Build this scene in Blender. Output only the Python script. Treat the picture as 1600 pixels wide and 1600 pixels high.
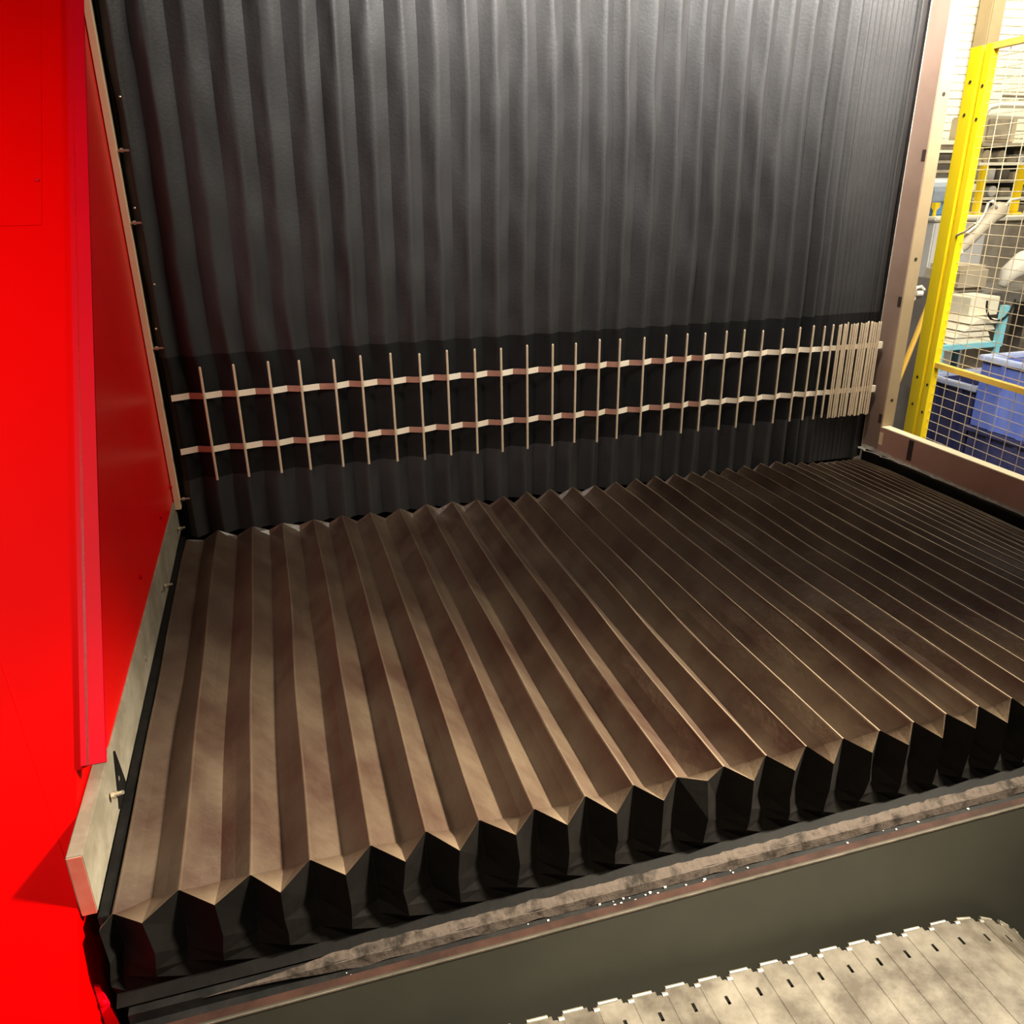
import bpy, bmesh, math, random
from mathutils import Vector, Matrix, noise
random.seed(7)
S = bpy.context.scene
for o in list(bpy.data.objects): bpy.data.objects.remove(o)
COL = S.collection

# ---------------------------------------------------------------- camera
R = ((0.9587456808902932, -0.28400268295807546, -0.012214558805899375),
     (0.11767861954346324, 0.35741583827530127, 0.9265018408251051),
     (0.2587633317851522, 0.8897170306465864, -0.37609193490537485))
cam = bpy.data.cameras.new('camera'); co = bpy.data.objects.new('camera', cam); COL.objects.link(co)
cam.sensor_width = 36; cam.sensor_fit = 'HORIZONTAL'; cam.lens = 1255.52 / 1600 * 36
cam.clip_start = 0.02; cam.clip_end = 200
m = Matrix(((R[0][0], R[1][0], -R[2][0], 0.31628), (R[0][1], R[1][1], -R[2][1], -2.42114),
            (R[0][2], R[1][2], -R[2][2], 0.95498), (0, 0, 0, 1)))
co.matrix_world = m
S.camera = co

# ---------------------------------------------------------------- world, lamps, exposure
S.view_settings.view_transform = 'Standard'; S.view_settings.look = 'None'
S.view_settings.gamma = 1; S.view_settings.use_curve_mapping = False
S.view_settings.exposure = 0.0
w = bpy.data.worlds.new('shop_air'); S.world = w; w.use_nodes = True
w.node_tree.nodes['Background'].inputs[0].default_value = (1.0, 0.93, 0.82, 1)
w.node_tree.nodes['Background'].inputs[1].default_value = 0.045


def lamp(name, loc, target, energy, size, size_y=None, color=(1, 1, 1), spread=180):
    l = bpy.data.lights.new(name, 'AREA'); l.energy = energy; l.size = size; l.color = color
    if size_y: l.shape = 'RECTANGLE'; l.size_y = size_y
    l.spread = math.radians(spread)
    o = bpy.data.objects.new(name, l); COL.objects.link(o); o.location = loc
    o.rotation_euler = (Vector(target) - Vector(loc)).to_track_quat('-Z', 'Y').to_euler()
    return o


lamp('machine_lamp', (1.82, -0.55, 2.05), (1.80, 0.0, 1.72), 122, 2.2, 0.2, (1.0, 0.985, 0.95), 96)
lamp('aisle_lamp', (0.85, -2.75, 2.9), (1.05, -2.0, 0), 8.5, 0.5, 0.3, (1.0, 0.88, 0.62), 42)
lamp('guard_fill', (-0.75, -2.2, 2.2), (-0.45, -0.92, .65), 13.5, 1.3, 1.0, (1.0, 0.9, 0.8), 78)  # added fill that brightens the red guard, no fixture there
lamp('side_lamp', (3.1, -2.2, 2.45), (1.05, -1.87, 0), 60, 0.3, 0.3, (1.0, 0.93, 0.74), 38)
lamp('opening_fill', (1.2, -1.0, 3.2), (3.0, 0.25, .9), 13, 0.5, 0.5, (1.0, 0.95, 0.82), 40)  # added fill aimed at the yellow fence post, not a real luminaire
lamp('shop_lamp', (3.7, -1.4, 3.2), (4.1, 0.8, 0), 150, 1.6, 1.6, (1.0, 0.92, 0.74), 165)
lamp('bay_lamp', (6.5, 3.0, 3.8), (6.8, 5.0, 1.2), 280, 2.0, 2.0, (1.0, 0.93, 0.72))


# ---------------------------------------------------------------- materials
def mat(name, col, rough=0.5, metal=0.0, col2=None, scale=8, detail=5, bump=0.0, bscale=60, spec=0.5, lo=.4, hi=.65,
        stretch=None, coat=0, alpha=None):
    M = bpy.data.materials.new(name); M.use_nodes = True; nt = M.node_tree; b = nt.nodes['Principled BSDF']
    b.inputs['Base Color'].default_value = (*col, 1); b.inputs['Roughness'].default_value = rough
    b.inputs['Metallic'].default_value = metal; b.inputs['Specular IOR Level'].default_value = spec
    b.inputs['Coat Weight'].default_value = coat; b.inputs['Coat Roughness'].default_value = 0.12
    tc = nt.nodes.new('ShaderNodeNewGeometry')
    vec = tc.outputs['Position']
    if stretch:
        mp = nt.nodes.new('ShaderNodeMapping'); mp.inputs['Scale'].default_value = stretch
        nt.links.new(vec, mp.inputs[0]); vec = mp.outputs[0]
    if col2:
        n = nt.nodes.new('ShaderNodeTexNoise'); n.inputs['Scale'].default_value = scale; n.inputs['Detail'].default_value = detail
        n.inputs['Roughness'].default_value = .65
        nt.links.new(vec, n.inputs['Vector'])
        r = nt.nodes.new('ShaderNodeValToRGB'); r.color_ramp.elements[0].position = lo; r.color_ramp.elements[1].position = hi
        r.color_ramp.elements[0].color = (*col, 1); r.color_ramp.elements[1].color = (*col2, 1)
        nt.links.new(n.outputs[0], r.inputs[0]); nt.links.new(r.outputs[0], b.inputs['Base Color'])
    if bump:
        n2 = nt.nodes.new('ShaderNodeTexNoise'); n2.inputs['Scale'].default_value = bscale; n2.inputs['Detail'].default_value = 4
        nt.links.new(vec, n2.inputs['Vector'])
        bp = nt.nodes.new('ShaderNodeBump'); bp.inputs['Strength'].default_value = bump; bp.inputs['Distance'].default_value = .003
        nt.links.new(n2.outputs[0], bp.inputs['Height']); nt.links.new(bp.outputs[0], b.inputs['Normal'])
    return M


def wear_glint_mix(M, col, rough=None):
    """lighter tone along the fold crests, part wear, part painted highlight, from the mesh attribute 'wear'"""
    nt = M.node_tree; b = nt.nodes['Principled BSDF']
    a = nt.nodes.new('ShaderNodeAttribute'); a.attribute_name = 'wear_glint'
    mx = nt.nodes.new('ShaderNodeMix'); mx.data_type = 'RGBA'
    src = b.inputs['Base Color'].links[0].from_socket
    nt.links.new(a.outputs['Fac'], mx.inputs[0]); nt.links.new(src, mx.inputs[6]); mx.inputs[7].default_value = (*col, 1)
    nt.links.new(mx.outputs[2], b.inputs['Base Color'])


M = {}
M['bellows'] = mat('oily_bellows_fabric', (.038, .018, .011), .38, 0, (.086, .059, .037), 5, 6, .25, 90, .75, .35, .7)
wear_glint_mix(M['bellows'], (.42, .31, .20))
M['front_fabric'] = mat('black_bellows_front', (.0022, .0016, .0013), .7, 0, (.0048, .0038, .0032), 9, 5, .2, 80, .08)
M['curtain'] = mat('black_curtain_fabric', (.024, .0225, .0215), .5, 0, (.032, .030, .029), 3, 5, .2, 120, .3)
wear_glint_mix(M['curtain'], (.036, .034, .033))
M['band'] = mat('black_rubber_band', (.0055, .005, .005), .6, 0, (.009, .0085, .008), 5, 3, .1, 60, .25)
M['red'] = mat('glossy_red_paint', (.66, .0, .0), .5, 0, (.63, .0, .0), 3, 2, .02, 25, .02, coat=.0)
M['red_dk'] = mat('glossy_red_sheet', (.84, .0, .0), .34, 0, (.78, .0, .0), 3, 2, .03, 12, .4)
M['red_edge'] = mat('red_trim_paint', (.52, .0, .008), .5, 0, (.55, .0, .008), 4, 2, 0, 25, .08)
M['steel_bar'] = mat('dull_galvanised_bar', (.30, .25, .18), .5, .35, (.44, .38, .29), 14, 6, .2, 60)
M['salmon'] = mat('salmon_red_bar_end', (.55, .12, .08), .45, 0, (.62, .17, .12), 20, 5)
M['apron_edge'] = mat('rubbed_apron_edge', (.045, .035, .027), .6, 0, (.09, .07, .055), 15, 5, 0, 60, .1)
M['sill'] = mat('bright_cream_sill', (.88, .77, .55), .5)
M['sill_brown'] = mat('red_brown_sill_face', (.44, .235, .18), .5, 0, (.52, .29, .23), 4, 6, .08, 60)
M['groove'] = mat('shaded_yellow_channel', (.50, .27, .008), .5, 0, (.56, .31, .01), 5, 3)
M['crate_rim'] = mat('pale_blue_crate_rim', (.42, .48, .70), .4, 0, (.55, .60, .78), 6, 4)
M['column'] = mat('tan_column_paint', (.34, .26, .15), .6, 0, (.38, .29, .17), 4, 3)
M['tan'] = mat('tan_painted_post', (.86, .62, .38), .5, 0, (.90, .66, .42), 20, 4, .05, 60)
M['cream'] = mat('cream_painted_flange', (.38, .275, .155), .5, 0, (.42, .31, .18), 6, 4, .05, 60)
M['brown'] = mat('brown_primer_sheet', (.24, .155, .115), .5, 0, (.29, .195, .15), 4, 6, .08, 60)
M['brown_dark'] = mat('dark_brown_slot', (.035, .020, .016), .7)
M['rail_brown'] = mat('rust_brown_rail', (.014, .006, .004), .7, .0, (.030, .013, .009), 12, 6, .25, 50, .12)
M['worn'] = mat('worn_adhesive_strip', (.011, .008, .006), .8, 0, (.050, .037, .030), 26, 8, .8, 70, .1, .36, .52)
M['worn_light'] = mat('pale_scuffed_edge', (.35, .31, .26), .6, 0, (.62, .57, .48), 30, 8, .5, 80)
M['grey_green'] = mat('grey_green_painted_sheet', (.026, .0245, .0185), .5, .0, (.034, .0315, .0235), 1.6, 4, .05, 60, .2)
M['black'] = mat('black_void', (.004, .004, .004), .8)
M['rubber'] = mat('black_rubber_flange', (.004, .0038, .0036), .6, 0, (.009, .008, .0075), 20, 5, .2, 60, .15)
M['slat'] = mat('scuffed_steel_slat', (.034, .026, .018), .5, .1, (.095, .080, .062), 9, 9, .2, 60, .25, .42, .66)
M['slat_edge'] = mat('bright_slat_edge', (.085, .072, .055), .5, .1, (.13, .115, .09), 20, 4)
M['rod'] = mat('brass_tinted_rod', (.74, .58, .40), .38, .3, (.80, .65, .46), 40, 3)
M['strap'] = mat('cream_steel_strap', (.93, .78, .58), .45, .1, (.95, .83, .66), 20, 3)
M['strap_shade'] = mat('shaded_strap', (.40, .19, .13), .45, .1, (.48, .25, .18), 20, 3)  # brown copy of the strap steel, shade painted on halves facing left
M['zinc'] = mat('zinc_bolt', (.62, .55, .45), .3, .8)
M['yellow'] = mat('yellow_powder_coat', (.86, .60, .008), .4, 0, (.90, .64, .012), 5, 3)
M['orange_yellow'] = mat('orange_yellow_tube', (.70, .40, .06), .45, 0, (.76, .46, .08), 8, 3)
M['wire'] = mat('pale_zinc_wire', (.52, .42, .28), .4, .2)
M['hole'] = mat('dark_hole', (.03, .018, .008), .8)
M['brick'] = mat('white_painted_brick', (.80, .74, .58), .7, 0, (.86, .80, .66), 3, 5, .3, 40)
M['mortar'] = mat('dirty_mortar', (.70, .64, .50), .8, 0, (.76, .70, .57), 6, 5)
M['concrete'] = mat('shop_concrete', (.14, .12, .10), .6, 0, (.22, .19, .16), 3, 7, .15, 30)
M['dark_grey'] = mat('dark_grey_machine', (.13, .115, .10), .5, .1, (.20, .18, .155), 5, 5)
M['mid_grey'] = mat('dusty_grey_metal', (.33, .28, .22), .5, .1, (.48, .42, .33), 9, 6)
M['light_grey'] = mat('light_grey_enamel', (.62, .61, .60), .45, 0, (.68, .67, .65), 3, 3)
M['white'] = mat('white_enamel', (.85, .80, .68), .45)
M['beige'] = mat('beige_plastic', (.52, .44, .31), .5, 0, (.60, .51, .37), 6, 4)
M['blue'] = mat('blue_machine_paint', (.09, .22, .46), .45, 0, (.13, .28, .52), 5, 4)
M['blue_grey'] = mat('blue_grey_cowl', (.28, .34, .42), .4, 0, (.38, .42, .47), 6, 4)
M['crate'] = mat('blue_plastic_crate', (.10, .15, .52), .4, 0, (.17, .23, .62), 4, 5)
M['navy'] = mat('dark_navy_plastic', (.022, .026, .10), .45, 0, (.05, .05, .13), 10, 6)
M['teal'] = mat('teal_painted_steel', (.24, .60, .70), .45)
M['charcoal'] = mat('charcoal_cover', (.075, .063, .055), .55, 0, (.11, .095, .085), 3, 5, .3, 14)
M['sheet'] = mat('cream_cardboard', (.78, .70, .52), .6, 0, (.85, .78, .62), 8, 4)


# ---------------------------------------------------------------- builders
def link(o, parent=None):
    COL.objects.link(o)
    if parent: o.parent = parent
    return o


def mesh(name, verts, faces, mts, parent=None, idx=None, smooth=False, attr=None):
    me = bpy.data.meshes.new(name); me.from_pydata([tuple(v) for v in verts], [], faces)
    for mm in (mts if isinstance(mts, (list, tuple)) else [mts]): me.materials.append(mm)
    if idx: me.polygons.foreach_set('material_index', idx)
    if smooth: me.polygons.foreach_set('use_smooth', [True] * len(me.polygons))
    if attr:
        a = me.attributes.new('wear_glint', 'FLOAT', 'POINT'); a.data.foreach_set('value', attr)
    me.update()
    return link(bpy.data.objects.new(name, me), parent)


def tag(o, label=None, cat=None, group=None, kind=None):
    if label: o['label'] = label
    if cat: o['category'] = cat
    if group: o['group'] = group
    if kind: o['kind'] = kind
    return o


def thing(name, label, cat, loc=(0, 0, 0), group=None):
    o = bpy.data.objects.new(name, None); o.empty_display_size = .05; link(o)
    o.location = loc
    bpy.context.view_layer.update()
    return tag(o, label, cat, group)


class B:
    """collects boxes, tubes, prisms in world coordinates"""
    def __init__(s): s.v = []; s.f = []; s.i = []
    def add(s, vs, fs, mi=0):
        n = len(s.v); s.v += [Vector(v) for v in vs]; s.f += [tuple(n + k for k in f) for f in fs]; s.i += [mi] * len(fs); return s
    def box(s, x0, x1, y0, y1, z0, z1, mi=0, c=0):
        if c == 0:
            vs = [(x, y, z) for z in (z0, z1) for y in (y0, y1) for x in (x0, x1)]
            return s.add(vs, [(0, 2, 3, 1), (4, 5, 7, 6), (0, 1, 5, 4), (2, 6, 7, 3), (0, 4, 6, 2), (1, 3, 7, 5)], mi)
        bm = bmesh.new(); bmesh.ops.create_cube(bm, size=1)
        for v in bm.verts: v.co = Vector(((x0 + x1) / 2 + v.co.x * (x1 - x0), (y0 + y1) / 2 + v.co.y * (y1 - y0), (z0 + z1) / 2 + v.co.z * (z1 - z0)))
        bmesh.ops.bevel(bm, geom=bm.edges[:], offset=c, segments=2, affect='EDGES')
        bm.verts.index_update()
        s.add([v.co for v in bm.verts], [tuple(v.index for v in f.verts) for f in bm.faces], mi); bm.free(); return s
    def tube(s, pts, r, n=8, mi=0, cap=True):
        pts = [Vector(p) for p in pts]; rr = r if isinstance(r, (list, tuple)) else [r] * len(pts)
        vs = []; up = None
        for k, p in enumerate(pts):
            d = (pts[min(k + 1, len(pts) - 1)] - pts[max(k - 1, 0)]).normalized()
            if up is None: up = d.orthogonal().normalized()
            up = (up - d * up.dot(d)).normalized(); sd = d.cross(up)
            for a in range(n):
                t = 2 * math.pi * a / n; vs.append(p + (up * math.cos(t) + sd * math.sin(t)) * rr[k])
        fs = [(k * n + a, k * n + (a + 1) % n, (k + 1) * n + (a + 1) % n, (k + 1) * n + a) for k in range(len(pts) - 1) for a in range(n)]
        if cap: fs += [tuple(range(n - 1, -1, -1)), tuple((len(pts) - 1) * n + a for a in range(n))]
        return s.add(vs, fs, mi)
    def prism(s, poly, d, mi=0):
        """poly: 3D points in a plane; d: extrusion vector"""
        n = len(poly); p = [Vector(q) for q in poly]; d = Vector(d)
        return s.add(p + [q + d for q in p], [tuple(range(n - 1, -1, -1)), tuple(range(n, 2 * n))] + [(k, (k + 1) % n, n + (k + 1) % n, n + k) for k in range(n)], mi)
    def build(s, name, mts, parent=None, smooth=False):
        off = Vector((0, 0, 0)); q = parent
        while q: off += q.location; q = q.parent
        vs = [v - off for v in s.v] if parent else s.v
        o = mesh(name, vs, s.f, mts, parent, s.i, smooth)
        bm = bmesh.new(); bm.from_mesh(o.data); bmesh.ops.recalc_face_normals(bm, faces=bm.faces[:]); bm.to_mesh(o.data); bm.free()
        return o


def bolt(parent, p, axis, r=.006, h=.006, name='bolt', m_=None):
    a = Vector(axis).normalized(); p = Vector(p)
    return B().tube([p, p + a * h * .7, p + a * h], [r, r, r * .55], 8).build(name, m_ or M['zinc'], parent)


def stud(parent, p, axis, r=.003, h=.022, name='stud'):
    a = Vector(axis).normalized(); p = Vector(p)
    return B().tube([p, p + a * h], r, 7).tube([p + a * h * .25, p + a * h * .5], r * 1.9, 6).build(name, M['zinc'], parent)


# ---------------------------------------------------------------- the setting
def struct(name, b, m_):
    return tag(b.build(name, m_), kind='structure')


struct('floor', B().box(-4, 10, -5, 8, -.85, -.75), M['concrete'])
# back wall of the shop: mortar bed and single bricks in the part the opening shows
wall = struct('wall_back', B().box(2.5, 10, 5.012, 5.2, -.75, 3.6), M['mortar'])
bw, bh, bg = .235, .0725, .009
bb = B().box(-(bw - bg) / 2, (bw - bg) / 2, 0, .018, -(bh - bg) / 2, (bh - bg) / 2, 0, .003)
proto = bb.build('brick', M['brick'], wall); bme = proto.data; first = True
for r_ in range(24):
    z = 1.02 + r_ * bh
    for c_ in range(12):
        x = 5.75 + c_ * bw + (bw / 2 if r_ % 2 else 0)
        if first: o = proto; first = False
        else: o = link(bpy.data.objects.new('brick', bme), wall)
        o.location = (x, 5.005 + random.uniform(-.002, .002), z)

# back sheet of the machine behind the curtain
struct('wall_machine', B().box(-.05, 2.4, .03, .06, -.7, 2.3), M['black'])
struct('trim_1', B().box(-.02, 2.39, -1.44, .028, -.72, -.16), M['black'])   # bed under the bellows cover

# ---------------------------------------------------------------- lower bellows cover
YB, YR, YT, YV, ZV, L = -.052, -1.445, -1.405, -1.478, -.024, .0615
ridges = [-.002, .0875, .188, .277, .3706, .458, .5437, .6343, .7201, .805, .8865, .9756, 1.0572, 1.1379, 1.2165, 1.2977,
          1.3742, 1.4486, 1.5228, 1.5990, 1.664, 1.730, 1.799, 1.865, 1.932, 1.995, 2.049, 2.102, 2.150, 2.190]
while ridges[-1] < 2.345: ridges.append(ridges[-1] + max(.012, .036 - .0045 * (len(ridges) - 30)))
cover = thing('bellows_cover', 'long brown pleated bellows cover lying flat, its black pleated front drop facing out', 'bellows cover', (1.2, -.75, -.12))


def wr(x, y, z, s, a): return a * noise.noise(Vector((x * s, y * s * .6, z * s + 3.1)))


def valley(i):
    if i < 0: return -.016
    if i >= len(ridges) - 1: return 2.37
    return (ridges[i] + ridges[i + 1]) / 2


def vtip(i):
    x = valley(i)
    if 10 == i: return Vector((x + .005, YV + .016, .012))
    if i < 0: return Vector((x, YV + .012, -.004))
    k = math.sin(i * 2.3) * .002
    return Vector((x + k, YV + k, .004 + .5 * k))


NY = 26
for i, rx in enumerate(ridges):
    vl, vr = valley(i - 1), valley(i)
    hw = (vr - vl) / 2
    zr = ZV + math.sqrt(max(L * L - min(hw, .05) ** 2, .018 ** 2))
    if i == 0: zr = ZV + .022
    if i > 25: zr = min(zr, ZV + .050 - .0045 * (i - 25)) if i < 30 else ZV + .028
    cw = min(.0013, hw * .3)
    V = []; F = []; A = []; I = []
    ce = min(.0016, hw * .2) / hw
    cols = [(vl, 0, 0), ((vl * .5 + rx * .5), .5, 0), (rx - cw - ce * hw, 1 - ce, 0), (rx - cw, 1, .1), (rx + cw, 1, .7), (rx + cw + ce * hw, 1 - ce, 0),  # right crest edge lighter: its highlight is painted in with the wear
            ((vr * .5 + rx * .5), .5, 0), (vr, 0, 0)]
    for j in range(NY + 1):
        t = j / NY
        for (x, k, a) in cols:
            yend = YT + (YR - YT) * k
            y = YB + (yend - YB) * t
            z = ZV + (zr - ZV) * k
            if k == .5: z += -.0006 + wr(x, y, 0, 9, .0035) * min(1, hw / .04)
            if k > .6: z += wr(rx, y, 5, 5, .005); 
            if k == 0: z += wr(x, y, 9, 5, .004)
            # soft sag toward the far end where the pleats flatten
            sag = max(0, 1 - (1 - t) / .0) if False else 0
            xo = wr(x if k == 0 else rx, y, 2 + k, 3.5, .006) * min(1, hw / .04)
            back = max(0, 1 - t * 9)
            z -= back * .006 * k
            V.append((x + xo, y, z)); A.append(a * (.55 + .9 * noise.noise(Vector((rx * 3, y * 7, 1)))) * min(1, max(.15, (rx - .55) / .7)))  # painted crest highlight grows to the right, wear varies at random
    nc = len(cols)
    for j in range(NY):
        for c in range(nc - 1):
            F.append((j * nc + c, j * nc + c + 1, (j + 1) * nc + c + 1, (j + 1) * nc + c)); I.append(0)
    base = NY * nc
    L0 = len(V); V.append(vtip(i - 1)); A.append(.25); Rr0 = len(V); V.append(vtip(i)); A.append(.25)
    F += [(base, base + 1, L0), (base + 1, base + 2, L0), (base + 2, base + 3, L0), (base + 7, Rr0, base + 6), (base + 6, Rr0, base + 5), (base + 5, Rr0, base + 4)]; I += [0] * 6
    # front drop
    yr_ = YR
    fr = []
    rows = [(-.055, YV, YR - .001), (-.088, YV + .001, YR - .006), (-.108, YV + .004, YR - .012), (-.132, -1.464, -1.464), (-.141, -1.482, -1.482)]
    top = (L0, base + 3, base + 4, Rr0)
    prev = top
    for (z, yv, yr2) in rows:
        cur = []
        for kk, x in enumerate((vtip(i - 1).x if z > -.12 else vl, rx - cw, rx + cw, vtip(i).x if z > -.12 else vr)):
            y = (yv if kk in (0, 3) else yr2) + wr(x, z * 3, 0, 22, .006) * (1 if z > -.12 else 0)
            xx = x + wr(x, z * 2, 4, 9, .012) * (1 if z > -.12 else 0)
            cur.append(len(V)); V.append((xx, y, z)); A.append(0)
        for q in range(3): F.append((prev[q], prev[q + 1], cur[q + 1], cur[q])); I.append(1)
        prev = cur
    # back corner: small tucked triangles
    bL = len(V); V.append((vl, YB + .012, -.014 + .006 * math.sin(i * 5.1))); A.append(0); bR = len(V); V.append((vr, YB + .012, -.014 + .006 * math.sin(i * 5.1 + 5.1))); A.append(0)
    F += [(0, bL, 1), (1, bL, 2), (2, bL, 3), (7, 6, bR), (6, 5, bR), (5, 4, bR), (3, bL, bR, 4)]; I += [0] * 7
    off = cover.location
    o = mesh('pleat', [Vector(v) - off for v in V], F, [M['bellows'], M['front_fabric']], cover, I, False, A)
# glued edge strip, ragged, along the foot of the front drop
vs, fs = [], []
N = 260
for k in range(N + 1):
    x = .10 + (2.36 - .10) * k / N
    r1 = noise.noise(Vector((x * 30, 1, 0))) * .008 + noise.noise(Vector((x * 90, 1, 0))) * .006
    r2 = noise.noise(Vector((x * 25, 7, 0))) * .002
    fade = min(1, (x - .10) / .22)
    r1 *= fade; r2 *= fade
    vs += [(x, -1.4805 - .008 * (1 - fade) + r1 * .6, -.1385 - .006 * (1 - fade)), (x, -1.487 + .3 * r1, -.141), (x, -1.4955, -.147 + r2), (x, -1.4955 - .003 * fade, -.1485 - (.014 + r2 * 2) * fade)]
for k in range(N + 1):
    f_ = min(1, k / 22)
    for q in range(4):
        a_ = vs[k * 4 + q]; vs[k * 4 + q] = (a_[0], -1.4955 + (a_[1] + 1.4955) * f_, -.1465 + (a_[2] + .1465) * f_)
for k in range(N):
    for q in range(3): fs.append((k * 4 + q, k * 4 + q + 1, k * 4 + 5 + q, k * 4 + 4 + q))
o = mesh('edge_strip', [Vector(v) - cover.location for v in vs], fs, M['worn'], cover); o['label'] = 'pale scuffed glue strip under the pleated drop'
# right end flange
o = B().box(2.372, 2.396, -2.1, -.04, -.12, .028, 0, .002).build('end_flange', M['rubber'], cover); o['label'] = 'black rubber end flange'
o = B().box(-.0195, -.006, -1.45, -.05, -.06, .004, 0, .001).build('end_flange', M['rubber'], cover)
B().box(2.3, 2.372, -1.47, -.05, -.10, -.012).build('end_plate', M['rubber'], cover)

# crumbs lying on the ledge
b = B()
for k in range(34):
    x = random.choice((random.uniform(.2, 2.2), random.gauss(.85, .10))); s_ = random.uniform(.0008, .0024); y = random.uniform(-1.509, -1.499)
    z = -.1640
    b.box(x - s_, x + s_, y - s_ * .7, y + s_ * .7, z, z + s_)
tag(b.build('metal_chip', M['worn_light']), 'tiny bright metal chips scattered on the dark ledge under the bellows', 'metal chips', kind='stuff')

# ---------------------------------------------------------------- rail, apron
rail = thing('support_rail', 'dark rust-brown angle rail running under the front foot of the bellows', 'rail', (1.2, -1.51, -.16))
B().box(.0, 2.42, -1.510, -1.46, -.170, -.1645).build('ledge', M['rubber'], rail)
B().box(.0, 2.42, -1.494, -1.462, -.1645, -.146).build('rail_body', M['rubber'], rail)
B().box(-.02, 2.42, -1.5285, -1.5105, -.172, -.1585, 0, .0015).build('rail_lip', M['rail_brown'], rail)
ap = thing('apron_panel', 'wide grey-green painted sheet metal apron under the bellows rail', 'panel', (1.2, -1.53, -.4))
B().add([(-.02, -1.5305, -.158), (2.6, -1.5305, -.158), (2.6, -1.5305, -.75), (-.02, -1.5305, -.75), (-.02, -1.526, -.158), (2.6, -1.526, -.158), (2.6, -1.526, -.75), (-.02, -1.526, -.75)],
        [(0, 1, 2, 3), (4, 7, 6, 5), (0, 4, 5, 1), (3, 2, 6, 7), (0, 3, 7, 4), (1, 5, 6, 2)]).build('sheet', M['grey_green'], ap)
B().box(-.02, 2.6, -1.5315, -1.5295, -.1605, -.1575).build('top_edge', M['apron_edge'], ap)

# ---------------------------------------------------------------- curtain
rods = [.109, .198, .292, .377, .474, .552, .640, .726, .810, .896, .979, 1.063, 1.147, 1.224, 1.304, 1.374, 1.459, 1.536, 1.612,
        1.677, 1.756, 1.823, 1.894, 1.970, 2.038, 2.091, 2.136, 2.170]
packed = [2.196, 2.205, 2.214, 2.223, 2.232, 2.245, 2.254, 2.263, 2.272, 2.284, 2.292, 2.300, 2.308, 2.316, 2.324, 2.332, 2.340, 2.348, 2.356, 2.364]
cr = [.030] + rods + packed[::2]
curtain = thing('bellows_curtain', 'tall black pleated bellows curtain hanging behind the cross rods', 'bellows curtain', (1.2, 0, 0))
NZ = 56
ZT = 2.0


def cval(i):
    if i < 0: return .004
    if i >= len(cr) - 1: return 2.385
    return (cr[i] + cr[i + 1]) / 2


for i, rx in enumerate(cr):
    vl, vr = cval(i - 1), cval(i); hw = (vr - vl) / 2
    yr_ = -.004 - math.sqrt(max(.0500 ** 2 - min(hw, .048) ** 2, .012 ** 2))
    yr_ = max(yr_, -.032)
    if hw < .013: yr_ = -.0055
    elif hw < .024: yr_ = -.014
    V = []; F = []; I = []; A = []
    cw = min(.002, hw * .25)
    cols = [(vl, 0), (vl * .6 + rx * .4, .42), (vl * .25 + rx * .75, .82), (rx - cw, 1), (rx + cw, 1), (vr * .25 + rx * .75, .78), (vr * .6 + rx * .4, .38), (vr, 0)]
    for j in range(NZ + 1):
        z = -.012 + (ZT + .012) * j / NZ
        inband = .15 < z < .52
        amp = 0.35 if inband else 1
        # the pleats bow a little sideways between their fixings
        for (x, k) in cols:
            xs = (valley(0) * 0 + x)
            xo = wr(0 if k == 0 else 0, z * 1.3 + x * .8, 2, 2.2, .020) * min(1, hw / .045) * amp
            xo += wr(x, z, 1, 9, .006) * min(1, hw / .04) * (k > 0) * amp
            y = -.003 + (yr_ + .003) * k
            if 0 < k < 1: y += wr(x * 1.5, z, 6, 11, .011) * min(1, hw / .04) * amp
            if inband: y = min(y, -.002) * .92
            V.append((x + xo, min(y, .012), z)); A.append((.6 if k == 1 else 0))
    nc = len(cols)
    for j in range(NZ):
        z = -.012 + (ZT + .012) * (j + .5) / NZ
        for c in range(nc - 1):
            F.append((j * nc + c, j * nc + c + 1, (j + 1) * nc + c + 1, (j + 1) * nc + c)); I.append(1 if .15 < z < .515 else 0)
    mesh('pleat', [Vector(v) - curtain.location for v in V], F, [M['curtain'], M['band']], curtain, I, True, A)
o = B().box(2.386, 2.397, -.004, .02, -.01, 2.0).build('edge_flange', M['rubber'], curtain)
o = B().box(.003, .008, -.012, .02, -.01, 2.0).build('edge_flange', M['rubber'], curtain)

# ---------------------------------------------------------------- rods and folding straps
lk = thing('folding_linkage', 'row of thin upright rods joined by two zigzag metal straps across the curtain', 'linkage', (1.2, -.04, .33))
YRD = -.044
base_rod = None
for x in rods + packed:
    dense = x > 2.18
    zt = .4995 + random.uniform(-.004, .004); zb = .166 + random.uniform(-.003, .004)
    r = .0036 if not dense else .0029
    yj = random.uniform(-.003, .003) if dense else 0; xj = random.uniform(-.0012, .0012) if dense else 0
    B().tube([(x + xj, YRD + yj, zb), (x - xj, YRD + yj, zt - .004), (x - xj, YRD + yj, zt)], [r, r, r * .6], 7).build('rod', M['rod'], lk, False)


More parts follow.
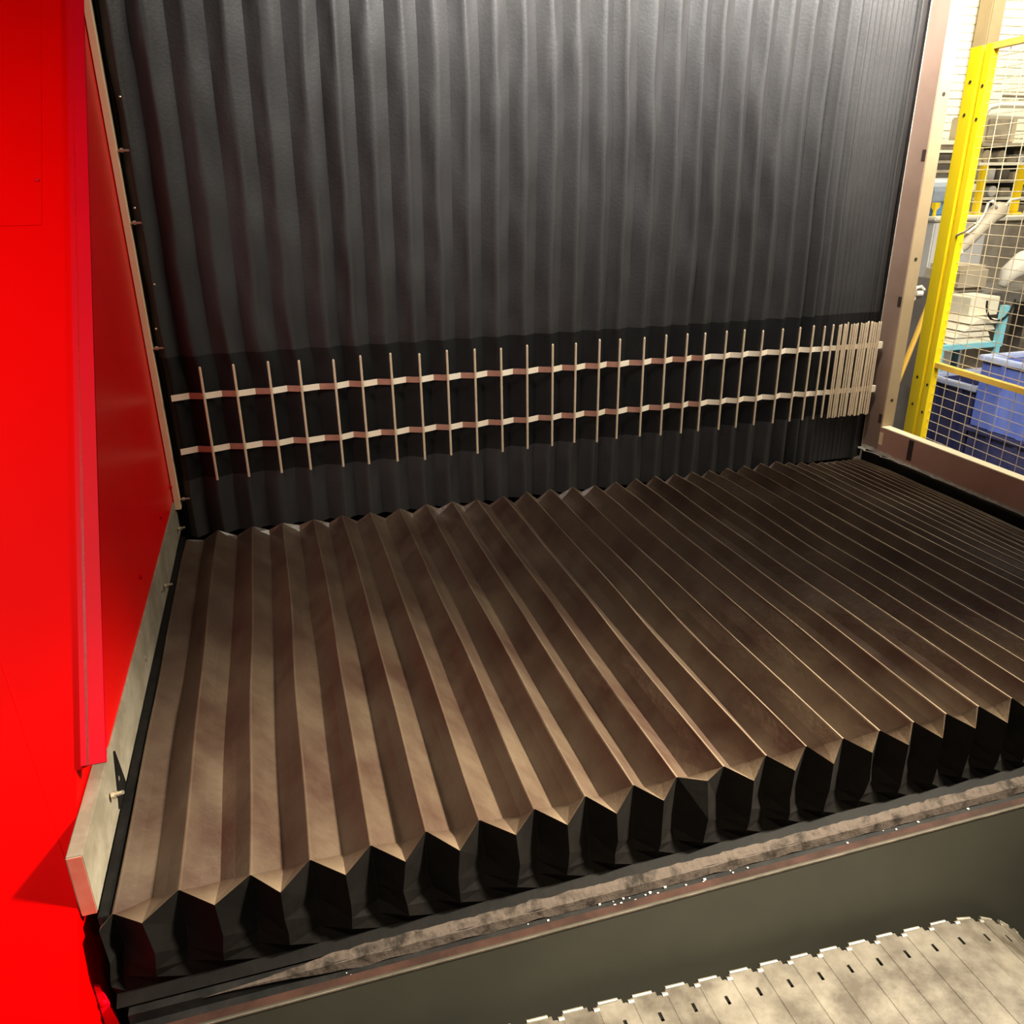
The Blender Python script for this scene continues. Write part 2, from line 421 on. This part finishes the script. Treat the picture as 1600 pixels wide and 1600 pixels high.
def strap(xs, zc):
    h = .0088
    for a, b_ in zip(xs[:-1], xs[1:]):
        g = b_ - a; mid = a + g * .53; dep = math.sqrt(max(.052 ** 2 - (g / 2) ** 2, .02 ** 2)) if g > .05 else .012
        dep = min(dep, .034); y0 = YRD + .004; y1 = YRD + .004 + dep * .62
        t = .0012
        bright = b_ <= 2.2
        # half that runs back to the right
        bA = B().prism([(a, y0, zc - h), (mid, y1, zc - h), (mid, y1, zc + h), (a, y0, zc + h)], (-t * .5, t, 0))
        bA.build('strap_link', M['strap'], lk)
        if g > .02:
            bB = B().prism([(mid, y1, zc - h), (b_, y0, zc - h), (b_, y0, zc + h), (mid, y1, zc + h)], (t * .5, t, 0))
            bB.build('strap_link', M['strap_shade'] if b_ < 1.75 else M['strap'], lk)  # left-facing halves carry the painted shade


for zc in (.4155, .2585):
    strap([.022] + rods + packed[::3] + [2.385], zc)
for zc in (.4155, .2585):
    B().box(2.366, 2.384, YRD - .004, YRD + .01, zc - .012, zc + .012, 0, .001).build('strap_clip', M['strap'], lk)

# ---------------------------------------------------------------- left side: post, bar, red sheets
post = thing('corner_post', 'slim tan corner post at the left edge of the curtain', 'post', (-.01, -.01, .08))
B().box(-.0205, -.004, -.040, .028, .085, 2.0, 0, .001).build('post_body', M['tan'], post)
for z in (1.049, .878, .555, .113): stud(post, (-.004, -.030, z), (1, 0, 0), .003, .028)
for (x, z) in ((.024, 1.169), (.013, .914), (.028, .723), (.013, .607)):
    bolt(post, (x, -.030, z), (0, -1, 0), .0028, .003)
bar = thing('side_bar', 'flat grey steel bar on edge along the left end of the bellows', 'steel bar', (-.03, -.7, .0))
B().box(-.0418, -.020, -1.440, -.012, .004, .110, 0, .0015).build('bar_body', M['steel_bar'], bar)
o = B().box(-.0395, -.0205, -1.4415, -1.4402, .005, .109).build('end_face', M['salmon'], bar); o['label'] = 'salmon red bar end'  # thin salmon red plate over the front end of the bar
for (y, z) in ((-1.262, .062), (-.46, .04), (-.07, .035)): stud(bar, (-.020, y, z), (1, -.3, .35), .0035, .024)
for y in (-1.205, -.50, -.82): bolt(bar, (-.0200, y, .05), (1, 0, 0), .006, .004)
# bent tab
B().prism([(-.0195, -1.19, .095), (-.0195, -1.235, .012), (-.0195, -1.17, .012)], (.003, 0, 0)).build('bracket', M['rubber'], bar)

inner = thing('inner_side_sheet', 'glossy dark red side sheet between the tan post and the raised red trim', 'panel', (-.03, -.5, .12))
sy = lambda z: -.165 - (1.348 - z) * .96706
B().prism([(-.0225, .02, .112), (-.0225, .02, 1.53), (-.0225, sy(1.53), 1.53), (-.0225, sy(.163), .163), (-.0225, -1.20, .112)], (-.004, 0, 0)).build('sheet', M['red_dk'], inner)
for (y, z) in ((-.699, .183), (-.305, .168), (-.05, .160)): bolt(inner, (-.0225, y, z), (1, 0, 0), .0065, .006, 'bolt', M['red_edge'])

front = thing('red_front_guard', 'large flat red machine guard sloping up on the left, pale trim down its right edge', 'machine guard', (-.3, -1.4, 0))
nrm = Vector((0, -1.185, 1.146)).normalized()      # outward normal of the sloped sheet
def sp(x, z, lift=0): return Vector((x, sy(z), z)) + nrm * lift


def slab(x0, x1, z0, z1, l0, l1): 
    q = [sp(x0, z0, l0), sp(x1, z0, l0), sp(x1, z1, l0), sp(x0, z1, l0)]
    return B().prism(q, nrm * (l1 - l0))


B().prism([sp(-.9, -.16, -.012), sp(-.0425, -.16, -.012), sp(-.0425, .160, -.012), sp(-.026, .163, -.012), sp(-.026, 1.53, -.012), sp(-.9, 1.53, -.012)], nrm * .004).build('sloped_sheet', M['red'], front)
o = slab(-.034, 0.0, .163, 1.53, -.008, .0).build('edge_trim', M['red_edge'], front); o['label'] = 'raised red trim strip'
ds = slab(-.9, -.086, .901, 1.53, -.008, -.0066).build('door_sheet', M['red'], front)
B().prism([sp(-.9, -.16, -.008), sp(-.0435, -.16, -.008), sp(-.0435, .035, -.008), sp(-.143, .286, -.008), sp(-.52, 1.2 * .8, -.008), sp(-.9, .9, -.008)], nrm * .0016).build('lower_sheet', M['red'], front)
B().prism([(-.0425, sy(-.16) + .012, -.75), (-.0425, sy(-.16) + .012, -.165), (-.0425, sy(.165) + .016, .165), (-.0425, -1.05, .165), (-.0425, -1.05, -.2), (-.0425, -1.2, -.75)], (-.004, 0, 0)).build('side_sheet', M['red'], front)
B().box(-.9, -.044, sy(-.16) + .010, sy(-.16) + .014, -.75, -.165).build('base_sheet', M['red'], front)
bolt(ds, sp(-.093, .981, -.0066), nrm, .0045, .004, 'bolt', M['red_edge'])
tab = B().prism([(-.040, -1.466, -.10), (-.0405, -1.466, -.30), (-.022, -1.466, -.30), (-.022, -1.466, -.18), (-.033, -1.466, -.105)], (0, -.004, 0)).build('bolted_tab', M['red_edge'], front)
bolt(tab, (-.0335, -1.470, -.135), (0, -1, 0), .005, .004, 'bolt', M['red_edge'])

# ---------------------------------------------------------------- right side opening frame
fr = thing('opening_frame', 'brown and cream sheet metal frame around the side opening on the right', 'frame', (2.42, -.1, 0))
B().box(2.400, 2.403, -.085, .0, .03, 2.1).build('jamb_web', M['brown'], fr)
flange = B().box(2.4032, 2.452, -.087, -.083, .105, 2.1, 0, .001).build('jamb_flange', M['cream'], fr); flange['label'] = 'cream jamb flange with holes'
B().box(2.3972, 2.3999, -.0035, -.0005, .03, 2.1).build('jamb_edge', M['worn_light'], fr)
B().box(2.400, 2.403, -2.2, -.0855, .03, .1215).build('sill_web', M['sill_brown'], fr)
o = B().box(2.3995, 2.437, -2.2, -.088, .1218, .126, 0, .001).build('sill_flange', M['sill'], fr); o['label'] = 'bright cream sill flange'
vs, fs = [], []
for k in range(181):
    y = -2.1 + 2.1 * k / 180; r1 = noise.noise(Vector((y * 25, 3, 0))) * .003 + (.006 * max(0, 1 + y / .25) * (1 + noise.noise(Vector((y * 60, 0, 0)))))
    vs += [(2.3993, y, .0345 + r1), (2.3985, y, .0285 - .4 * r1), (2.386 - 3 * max(0, r1), y, .0288)]
for k in range(180):
    for q in range(2): fs.append((3 * k + q, 3 * k + 3 + q, 3 * k + 4 + q, 3 * k + 1 + q))
o = mesh('worn_bead', [Vector(v) - fr.location for v in vs], fs, M['worn_light'], fr); o['label'] = 'pale scuffed sealant line along the sill foot'
for z in (1.206, .708, .221): B().tube([(2.428, -.0868, z), (2.428, -.0876, z)], .0062, 12).build('hole', M['hole'], flange)
for z in (1.031, .569, .154): B().box(2.3992, 2.4002, -.085, -.068, z - .018, z + .016).build('slot', M['brown_dark'], fr)
B().box(2.3992, 2.4002, -.255, -.232, .045, .118).build('slot', M['brown_dark'], fr)
B().box(2.398, 2.4005, -.105, -.088, .06, .105).build('gusset', M['tan'], fr)

# ---------------------------------------------------------------- slat conveyor
conv = thing('slat_conveyor', 'scuffed steel slat conveyor belt curving down at its right end', 'conveyor', (1.0, -1.9, -.4))
P = .0625; sl = math.atan(.077); xs, zs, Rr = 1.43, -.370, .29
LN = 34
me_slat = None
YF, YN = -1.562, -2.3


def slat_mesh():
    # local: X along travel (0..P), Y along slat (0 far .. -len), Z up
    Wd = P * .965; ln = YF - YN
    xc = [0, Wd * .40, Wd * .52, Wd * .62, Wd * .74, Wd]
    yc = [0, -.008, -.036, -.052, -ln]
    vs = [(x, y, 0) for y in yc for x in xc]; nx = len(xc); fs = []
    for j in range(len(yc) - 1):
        for k in range(nx - 1):
            if j == 0 and k >= 4: continue            # notch at the far edge
            if j == 2 and k == 2: continue            # the rectangular hole
            fs.append((j * nx + k, (j + 1) * nx + k, (j + 1) * nx + k + 1, j * nx + k + 1))
    bm = bmesh.new(); V_ = [bm.verts.new(v) for v in vs]
    for f in fs: bm.faces.new([V_[q] for q in f])
    for v in [v for v in bm.verts if not v.link_faces]: bm.verts.remove(v)
    ret = bmesh.ops.extrude_face_region(bm, geom=bm.faces[:])
    for v in [g for g in ret['geom'] if isinstance(g, bmesh.types.BMVert)]: v.co.z -= .003
    bmesh.ops.recalc_face_normals(bm, faces=bm.faces[:])
    # rolled knuckle along the leading edge and a curled far tip
    def cyl(p0, p1, r, n=6, mi=0):
        d = (Vector(p1) - Vector(p0)).normalized(); u = d.orthogonal().normalized(); s = d.cross(u); A_ = []; B_ = []
        for a in range(n):
            o_ = (u * math.cos(a * 2 * math.pi / n) + s * math.sin(a * 2 * math.pi / n)) * r
            A_.append(bm.verts.new(Vector(p0) + o_)); B_.append(bm.verts.new(Vector(p1) + o_))
        for a in range(n):
            f = bm.faces.new((A_[a], A_[(a + 1) % n], B_[(a + 1) % n], B_[a])); f.material_index = mi
        for c in (A_[::-1], B_): f = bm.faces.new(c); f.material_index = mi
    cyl((P - .0012, -.012, -.0022), (P - .0012, -ln, -.0022), .0020)
    cyl((P * .03, .0005, -.0005), (P * .60, .0005, -.0005), .0034, 8, 1)
    cyl((P * .86, -.008, -.0025), (P * 1.02, -.008, -.0025), .0050, 8, 1)
    me = bpy.data.meshes.new('slat'); bm.to_mesh(me); bm.free()
    me.materials.append(M['slat']); me.materials.append(M['slat_edge']); me.materials.append(M['black'])
    return me


me_slat = slat_mesh()
dark = bpy.data.meshes.new('slat_backing')
for k in range(LN):
    s0 = (k - 24) * P + .02
    if s0 < 0:
        x = xs + s0 * math.cos(sl); z = zs - s0 * math.sin(sl); ang = sl
    else:
        a = s0 / Rr; cx = xs - Rr * math.sin(sl); cz = zs - Rr * math.cos(sl)
        x = cx + Rr * math.sin(sl + a); z = cz + Rr * math.cos(sl + a); ang = sl + a + P / Rr / 2
        if ang > 1.75: continue
    o = link(bpy.data.objects.new('slat', me_slat), conv)
    o.matrix_local = Matrix.Translation(Vector((x, YF + random.uniform(-.0015, .0015), z)) - conv.location) @ Matrix.Rotation(ang, 4, 'Y')
bd = B()
bd.prism([(.0, YF - .03, -.30), (1.41, YF - .03, -.39), (1.58, YF - .03, -.46), (1.67, YF - .03, -.60), (1.67, YF - .03, -.75), (.0, YF - .03, -.75)], (0, -.7, 0))
o = bd.build('belt_frame', M['black'], conv); o['label'] = 'black frame under the slats'

# ---------------------------------------------------------------- fence outside
fd = Vector((.102, .995, 0)); fn = Vector((-.995, .102, 0)); FP = Vector((2.994, .371, 0))


def fpt(d, z, o=0): return FP + fd * d + fn * o + Vector((0, 0, z))


def fbar(d0, d1, z0, z1, o0, o1): return B().prism([fpt(d0, z0, o0), fpt(d1, z0, o0), fpt(d1, z1, o0), fpt(d0, z1, o0)], fn * (o1 - o0))


fp_ = thing('fence_post', 'tall bright yellow fence post with bolt holes beyond the side opening', 'post', (2.994, .371, -.75))
pb = fbar(-.012, .050, -.75, 1.418, -.02, .02).build('post_body', M['yellow'], fp_)
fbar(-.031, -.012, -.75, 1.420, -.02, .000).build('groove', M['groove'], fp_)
for z in (1.30, 1.187, .165, .045): 
    B().tube([fpt(.020, z, .0205), fpt(.020, z, .0215)], .0065, 10).build('hole', M['hole'], pb)
B().box(2.96, 3.03, .33, .42, -.75, -.742).build('foot_plate', M['yellow'], fp_)
fpn = thing('mesh_fence', 'yellow framed wire mesh panel attached to the tall yellow post', 'fence panel', (2.95, -.2, -.6))
fb = fbar(-.062, -.031, -.70, 1.42, -.012, .018).build('frame_bar', M['yellow'], fpn)
for z in (1.28, 1.167, .145, .025): B().tube([fpt(-.048, z, .0185), fpt(-.048, z, .0195)], .0065, 10).build('hole', M['hole'], fb)
fbar(-1.15, -.0625, 1.400, 1.422, -.012, .012).build('frame_bar', M['orange_yellow'], fpn)
fbar(-1.15, -.0625, .222, .243, -.012, .012).build('frame_bar', M['orange_yellow'], fpn)
fbar(-1.15, -.0625, -.70, -.68, -.012, .012).build('frame_bar', M['orange_yellow'], fpn)
fbar(-1.18, -1.15, -.70, 1.42, -.012, .018).build('frame_bar', M['yellow'], fpn)
z = 1.373
while z > -.66:
    if abs(z - .232) > .014: B().tube([fpt(-1.15, z, -.002), fpt(-.062, z, -.002)], .0016, 5, cap=False).build('wire', M['wire'], fpn)
    z -= .0383
d = -.137
while d > -1.14:
    B().tube([fpt(d, -.68, .0018), fpt(d, 1.4, .0018)], .0016, 5, cap=False).build('wire', M['wire'], fpn); d -= .0745
o = B().tube([fpt(-.06, .75, .02), fpt(-.11, .765, .03), fpt(-.15, .80, .02)], .005, 6).build('cable_tie', M['wire'], fpn)

# ---------------------------------------------------------------- shop things beyond the opening
def single(name, b, m_, label, cat, smooth=False, group=None): return tag(b.build(name, m_, None, smooth), label, cat, group)


# leaning diagonal brace tube
single('brace_tube', B().tube([(3.30, .98, -.40), (3.462, 1.0, .1), (3.60, 1.02, .52)], .014, 8), M['orange_yellow'], 'thin orange-yellow brace tube leaning behind the yellow fence post', 'tube')
# charcoal covered machine, sloping top edge
b = B().prism([(3.70, 1.6, -.75), (4.14, 1.6, -.75), (4.14, 1.6, .41), (4.02, 1.6, .29), (3.80, 1.6, .02), (3.70, 1.6, -.2)], (0, .7, 0))
single('charcoal_cover', b, M['charcoal'], 'charcoal grey sloping machine cover seen between the jamb and the yellow post', 'machine cover')
# fittings
t = thing('pipe_fitting', 'small pale pipe fitting on top of the charcoal cover beside the cream jamb', 'fitting', (4.02, 1.7, .29))
B().tube([(3.985, 1.62, .33), (4.01, 1.62, .365), (4.045, 1.62, .37), (4.07, 1.62, .35)], .010, 8).build('elbow', M['white'], t)
B().tube([(4.00, 1.60, .335), (4.035, 1.59, .335)], .015, 10).build('collar', M['white'], t)
B().box(3.97, 4.01, 1.60, 1.66, .29, .318, 0, .006).build('block', M['beige'], t)
# light grey cabinet
t = thing('grey_cabinet', 'light grey cabinet with a white lid behind the yellow post', 'cabinet', (5.0, 2.7, -.75))
B().box(4.79, 5.25, 2.40, 2.95, -.73, .69, 0, .01).build('body', M['light_grey'], t)
B().box(4.77, 5.27, 2.38, 2.97, .692, .72, 0, .008).build('lid', M['white'], t)
for x in (4.85, 5.2): B().box(x - .03, x + .03, 2.45, 2.51, -.75, -.73).build('foot', M['dark_grey'], t)
# blue motor with cowl
t = thing('blue_motor', 'blue motor with a rounded grey cowl standing on the light grey cabinet', 'motor', (5.05, 2.65, .72))
B().box(4.89, 5.20, 2.56, 2.80, .7202, .80, 0, .01).build('base', M['blue'], t)
B().tube([(4.87, 2.68, .865), (4.90, 2.68, .865), (5.18, 2.68, .865), (5.2, 2.68, .865)], [.05, .105, .105, .05], 20).build('cowl', M['blue_grey'], t)
B().tube([(5.0, 2.56, .82), (5.05, 2.545, .90), (5.12, 2.54, .96)], .012, 7).build('hose', M['white'], t)
single('yellow_valve', B().tube([(4.86, 2.50, .7202), (4.86, 2.50, .76), (4.86, 2.50, .78)], [.012, .012, .03], 8).tube([(4.86, 2.5, .78), (4.86, 2.5, .81)], .03, 8), M['yellow'], 'small yellow valve knob on the light grey cabinet beside the motor', 'valve')
# dark machine block behind
t = thing('dark_press', 'dark grey boxy machine with pale top rails standing in front of the brick wall', 'machine', (5.9, 3.6, -.75))
B().box(5.25, 5.80, 3.3, 3.9, -.75, 1.155, 0, .01).build('body', M['dark_grey'], t)
B().box(5.22, 5.82, 3.27, 3.92, 1.156, 1.175).build('top_rail', M['white'], t)
B().box(5.23, 5.81, 3.30, 3.92, 1.1752, 1.215).build('top_gap', M['mid_grey'], t)
B().box(5.22, 5.82, 3.27, 3.92, 1.2152, 1.245).build('top_rail', M['white'], t)
B().box(5.24, 5.80, 3.285, 3.2995, 1.08, 1.10).build('trim_strip', M['mid_grey'], t)
B().box(5.24, 5.80, 3.285, 3.2995, 1.01, 1.03).build('trim_strip', M['mid_grey'], t)
B().box(5.18, 5.80, 3.10, 3.295, .88, .925).build('shelf', M['white'], t)
# rack with rails and parts
t = thing('parts_rack', 'open metal rack crowded with dusty parts seen through the mesh', 'rack', (6.3, 3.5, -.75))
for x in (5.86, 6.9):
    for y in (3.22, 3.8): B().box(x, x + .035, y, y + .035, -.75, 1.23).build('upright', M['mid_grey'], t)
zz = [.68, .80, .93, 1.06, 1.20]
for q, z in enumerate(zz):
    B().box(5.85, 6.95, 3.19, 3.84, z, z + .022, 0).build('shelf', M['white'] if q % 2 else M['mid_grey'], t)
B().box(5.86, 6.94, 3.80, 3.82, -.75, 1.22).build('back_panel', M['dark_grey'], t)
n_ = 0
ORD = ['first', 'second', 'third', 'fourth', 'fifth', 'sixth', 'seventh', 'eighth', 'ninth', 'tenth', 'eleventh', 'twelfth']
SHELF = ['lowest', 'second lowest', 'second highest', 'highest']
SH = {'dusty_grey_metal': 'dusty grey metal part', 'dark_grey_machine': 'dark grey part', 'white_enamel': 'white part', 'beige_plastic': 'beige part', 'light_grey_enamel': 'light grey part'}
mats_ = [M['mid_grey'], M['dark_grey'], M['white'], M['beige'], M['mid_grey'], M['light_grey']]
for q, z in enumerate(zz[:-1]):
    x = 5.92; cnt = 0
    while x < 6.75:
        w_ = random.uniform(.05, .16); h_ = random.uniform(.04, .095); mt = random.choice(mats_)
        if random.random() < .6:
            bx = B().box(x, x + w_, 3.24, 3.40, z + .0222, z + .022 + h_, 0, .006)
        else:
            bx = B().tube([(x + w_ / 2, 3.24, z + .0225 + h_ / 2), (x + w_ / 2, 3.42, z + .0225 + h_ / 2)], h_ / 2, 12)
        o = single('stored_part', bx, mt, '%s, %s from the left on the %s shelf of the rack' % (SH[mt.name], ORD[cnt], SHELF[q]), 'machine part', group='parts on the rack'); cnt += 1
        n_ += 1; x += w_ + random.uniform(.01, .06)
# beige electric box on top of rack and white bent tube frame
t = thing('electric_box', 'dull beige control box with raised door on top of the parts rack', 'control box', (6.05, 3.4, 1.223))
B().box(5.88, 6.22, 3.25, 3.6, 1.2225, 1.43, 0, .012).build('body', M['beige'], t)
B().box(5.92, 6.16, 3.238, 3.2495, 1.25, 1.40, 0, .004).build('door', M['mid_grey'], t)
t = thing('roll_cage', 'white bent tube cage with rounded corners behind the mesh top', 'cage', (6.1, 3.0, -.75))
B().tube([(5.60, 3.0, -.75), (5.60, 3.0, 1.32), (5.615, 3.0, 1.40), (5.66, 3.0, 1.455), (5.74, 3.0, 1.47), (7.2, 3.0, 1.47)], .02, 10).build('tube_frame', M['white'], t, True)
B().tube([(5.76, 3.0, 1.535), (7.2, 3.0, 1.535)], .012, 8).build('top_tube', M['mid_grey'], t, True)
B().tube([(5.66, 3.0, 1.40), (7.2, 3.0, 1.37)], .013, 8).build('cross_tube', M['white'], t, True)
B().tube([(7.2, 3.0, 1.47), (7.2, 3.0, -.75)], .02, 8).build('tube_frame', M['white'], t, True)
for x in (6.0, 6.35, 6.7): B().tube([(x, 3.0, 1.47), (x, 3.0, 1.535)], .008, 6).build('spacer', M['mid_grey'], t)
# column up the wall
single('wall_column', B().box(7.245, 7.40, 4.80, 4.975, -.75, 3.4, 0, .01), M['column'], 'tan square column rising in front of the white brick wall', 'column')
# two yellow bars
for x, lb in ((5.49, 'yellow guard bar just right of the fence post, nearer the post'), (5.845, 'yellow guard bar by the right edge of the view')):
    t = thing('guard_bar', lb, 'bar', (x + .03, 2.8, .70), group='yellow guard bars')
    B().box(x, x + .055, 2.78, 2.82, .722, 1.05, 0, .004).build('bar_body', M['yellow'], t)
    B().box(x - .015, x + .07, 2.76, 2.84, .7002, .7218).build('foot', M['yellow'], t)
# workbench with bright edge
t = thing('long_workbench', 'long dusty workbench with a bright front edge behind the mesh', 'workbench', (5.7, 2.8, -.75))
B().box(5.30, 6.6, 2.6, 2.97, .672, .70, 0, .003).build('top', M['white'], t)
B().box(5.32, 6.58, 2.64, 2.66, -.70, .671).build('front_panel', M['mid_grey'], t)
for x in (5.33, 6.55):
    for y in (2.66, 2.91): B().box(x, x + .04, y, y + .04, -.75, .671).build('leg', M['dark_grey'], t)
# wrapped lance / nozzle with hose
t = thing('wrapped_lance', 'beige wrapped lance with a looped hose tilted behind the mesh', 'lance', (4.3, 1.6, .3))
B().tube([(4.235, 1.6, .555), (4.26, 1.6, .575), (4.27, 1.6, .59), (4.44, 1.6, .755), (4.50, 1.6, .79), (4.53, 1.6, .80)], [.02, .022, .035, .045, .05, .03], 10).build('body', M['beige'], t, True)
B().tube([(4.215, 1.6, .535), (4.255, 1.6, .57)], .03, 10).build('tip', M['white'], t)
B().tube([(4.44, 1.57, .80), (4.40, 1.57, .84), (4.37, 1.57, .83), (4.36, 1.57, .78), (4.32, 1.57, .71), (4.27, 1.57, .675), (4.16, 1.57, .665)], .008, 7).build('hose', M['white'], t, True)
B().tube([(4.49, 1.57, .80), (4.53, 1.57, .845), (4.60, 1.57, .85)], .008, 7).build('lever', M['white'], t, True)
B().tube([(4.22, 1.59, .55), (4.19, 1.585, .46), (4.165, 1.57, .34)], .008, 7).build('stand_wire', M['orange_yellow'], t, True)
# beige round-edged box
single('beige_case', B().box(4.66, 4.95, 2.0, 2.3, .262, .43, 0, .03), M['beige'], 'beige round-cornered case on the dark table behind the mesh', 'case')
single('dark_table', B().box(4.45, 5.7, 1.9, 2.37, .19, .2615, 0, .004).box(4.5, 4.56, 2.0, 2.06, -.75, .19).box(5.6, 5.66, 2.0, 2.06, -.75, .19).box(4.5, 4.56, 2.3, 2.36, -.75, .19).box(5.6, 5.66, 2.3, 2.36, -.75, .19), M['dark_grey'], 'dark grey steel table under the beige case', 'table')
single('white_hood', B().tube([(4.98, 1.93, .30), (5.02, 1.93, .38), (5.12, 1.93, .44), (5.3, 1.93, .46)], [.03, .06, .08, .09], 12), M['white'], 'white rounded hood at the right edge behind the mesh', 'hood', True)
# teal trolley with cardboard sheets
t = thing('teal_trolley', 'small trolley with a teal steel frame under cream sheets', 'trolley', (4.4, 1.6, -.75))
B().box(4.15, 4.62, 1.50, 1.54, .000, .030).build('frame_bar', M['teal'], t)
B().box(4.585, 4.62, 1.50, 1.54, .0302, .245).build('frame_bar', M['teal'], t)
B().box(4.15, 4.62, 1.541, 1.85, .004, .020).build('deck', M['mid_grey'], t)
for x in (4.16, 4.58):
    for y in (1.50, 1.80): B().box(x, x + .03, y + .002, y + .03, -.75, -.0005).build('leg', M['teal'], t)
for k, (x0, x1, z0, tl) in enumerate(((4.24, 4.55, .0305, .02), (4.27, 4.53, .066, -.03), (4.33, 4.56, .104, .03), (4.38, 4.58, .142, -.02))):
    b = B().prism([(x0, 1.52, z0), (x1, 1.52, z0), (x1 - .02, 1.52, z0 + .022 + abs(tl) * .2), (x0 + .04, 1.52, z0 + .030)], (0, .28, 0))
    single('cream_sheet', b, M['sheet'], 'creased cream packing sheet on the teal trolley, %s of its stack' % ('lowest', 'second lowest', 'second highest', 'topmost')[k], 'sheet', group='cream sheets on the teal trolley')
single('cream_carton', B().box(4.44, 4.66, 1.62, 1.83, .172, .285, 0, .004), M['sheet'], 'cream carton behind the hanging black cable', 'carton')
pts = [(4.425 + .105 * (1 - math.cos(a)) , 1.49, .285 - .125 * math.sin(a)) for a in [math.pi * k / 12 for k in range(13)]]
single('black_cable', B().tube(pts, .0065, 7), M['black'], 'black cable drooping in an arc over the cream sheets', 'cable', True)
# blue crates
def crate(x0, x1, y0, y1, z0, z1, label, m_, pale=False):
    t = thing('pallet_crate', label, 'crate', ((x0 + x1) / 2, (y0 + y1) / 2, z0), group='blue crates beyond the fence')
    th = .02
    B().box(x0, x1, y0, y0 + th, z0, z1 - .03).build('side', m_, t)
    B().box(x0, x1, y1 - th, y1, z0, z1 - .03).build('side', m_, t)
    B().box(x0, x0 + th, y0 + th, y1 - th, z0, z1 - .03).build('side', m_, t)
    B().box(x1 - th, x1, y0 + th, y1 - th, z0, z1 - .03).build('side', m_, t)
    B().box(x0 + th, x1 - th, y0 + th, y1 - th, z0, z0 + .02).build('bottom', m_, t)
    for (a, b_, c, d_) in ((x0 - .02, x1 + .02, y0 - .02, y0 + .022), (x0 - .02, x1 + .02, y1 - .022, y1 + .02)):
        B().box(a, b_, c, d_, z1 - .03, z1, 0, .005).build('rim', M['crate_rim'] if pale else m_, t)
    for (a, b_) in ((x0 - .02, x0 + .022), (x1 - .022, x1 + .02)):
        B().box(a, b_, y0 + .022, y1 - .022, z1 - .03, z1, 0, .005).build('rim', M['crate_rim'] if pale else m_, t)
    k = x0 + .08
    while k < x1: B().box(k, k + .025, y0 - .014, y0 - .0005, z0, z1 - .031).build('rib', m_, t); k += .18
    k = y0 + .08
    while k < y1 - .03: B().box(x0 - .014, x0 - .0005, k, k + .025, z0, z1 - .031).build('rib', m_, t); k += .18


crate(4.02, 4.95, .45, 1.05, -.32, .07, 'bright blue plastic crate, topmost, with a pale rim', M['crate'], True)
crate(4.02, 4.95, .45, 1.05, -.75, -.325, 'dark navy crate standing under the bright blue crate', M['navy'])
crate(4.06, 4.6, 1.10, 1.475, -.75, -.12, 'dark navy crate with a pale rim just behind the yellow fence post', M['navy'], True)
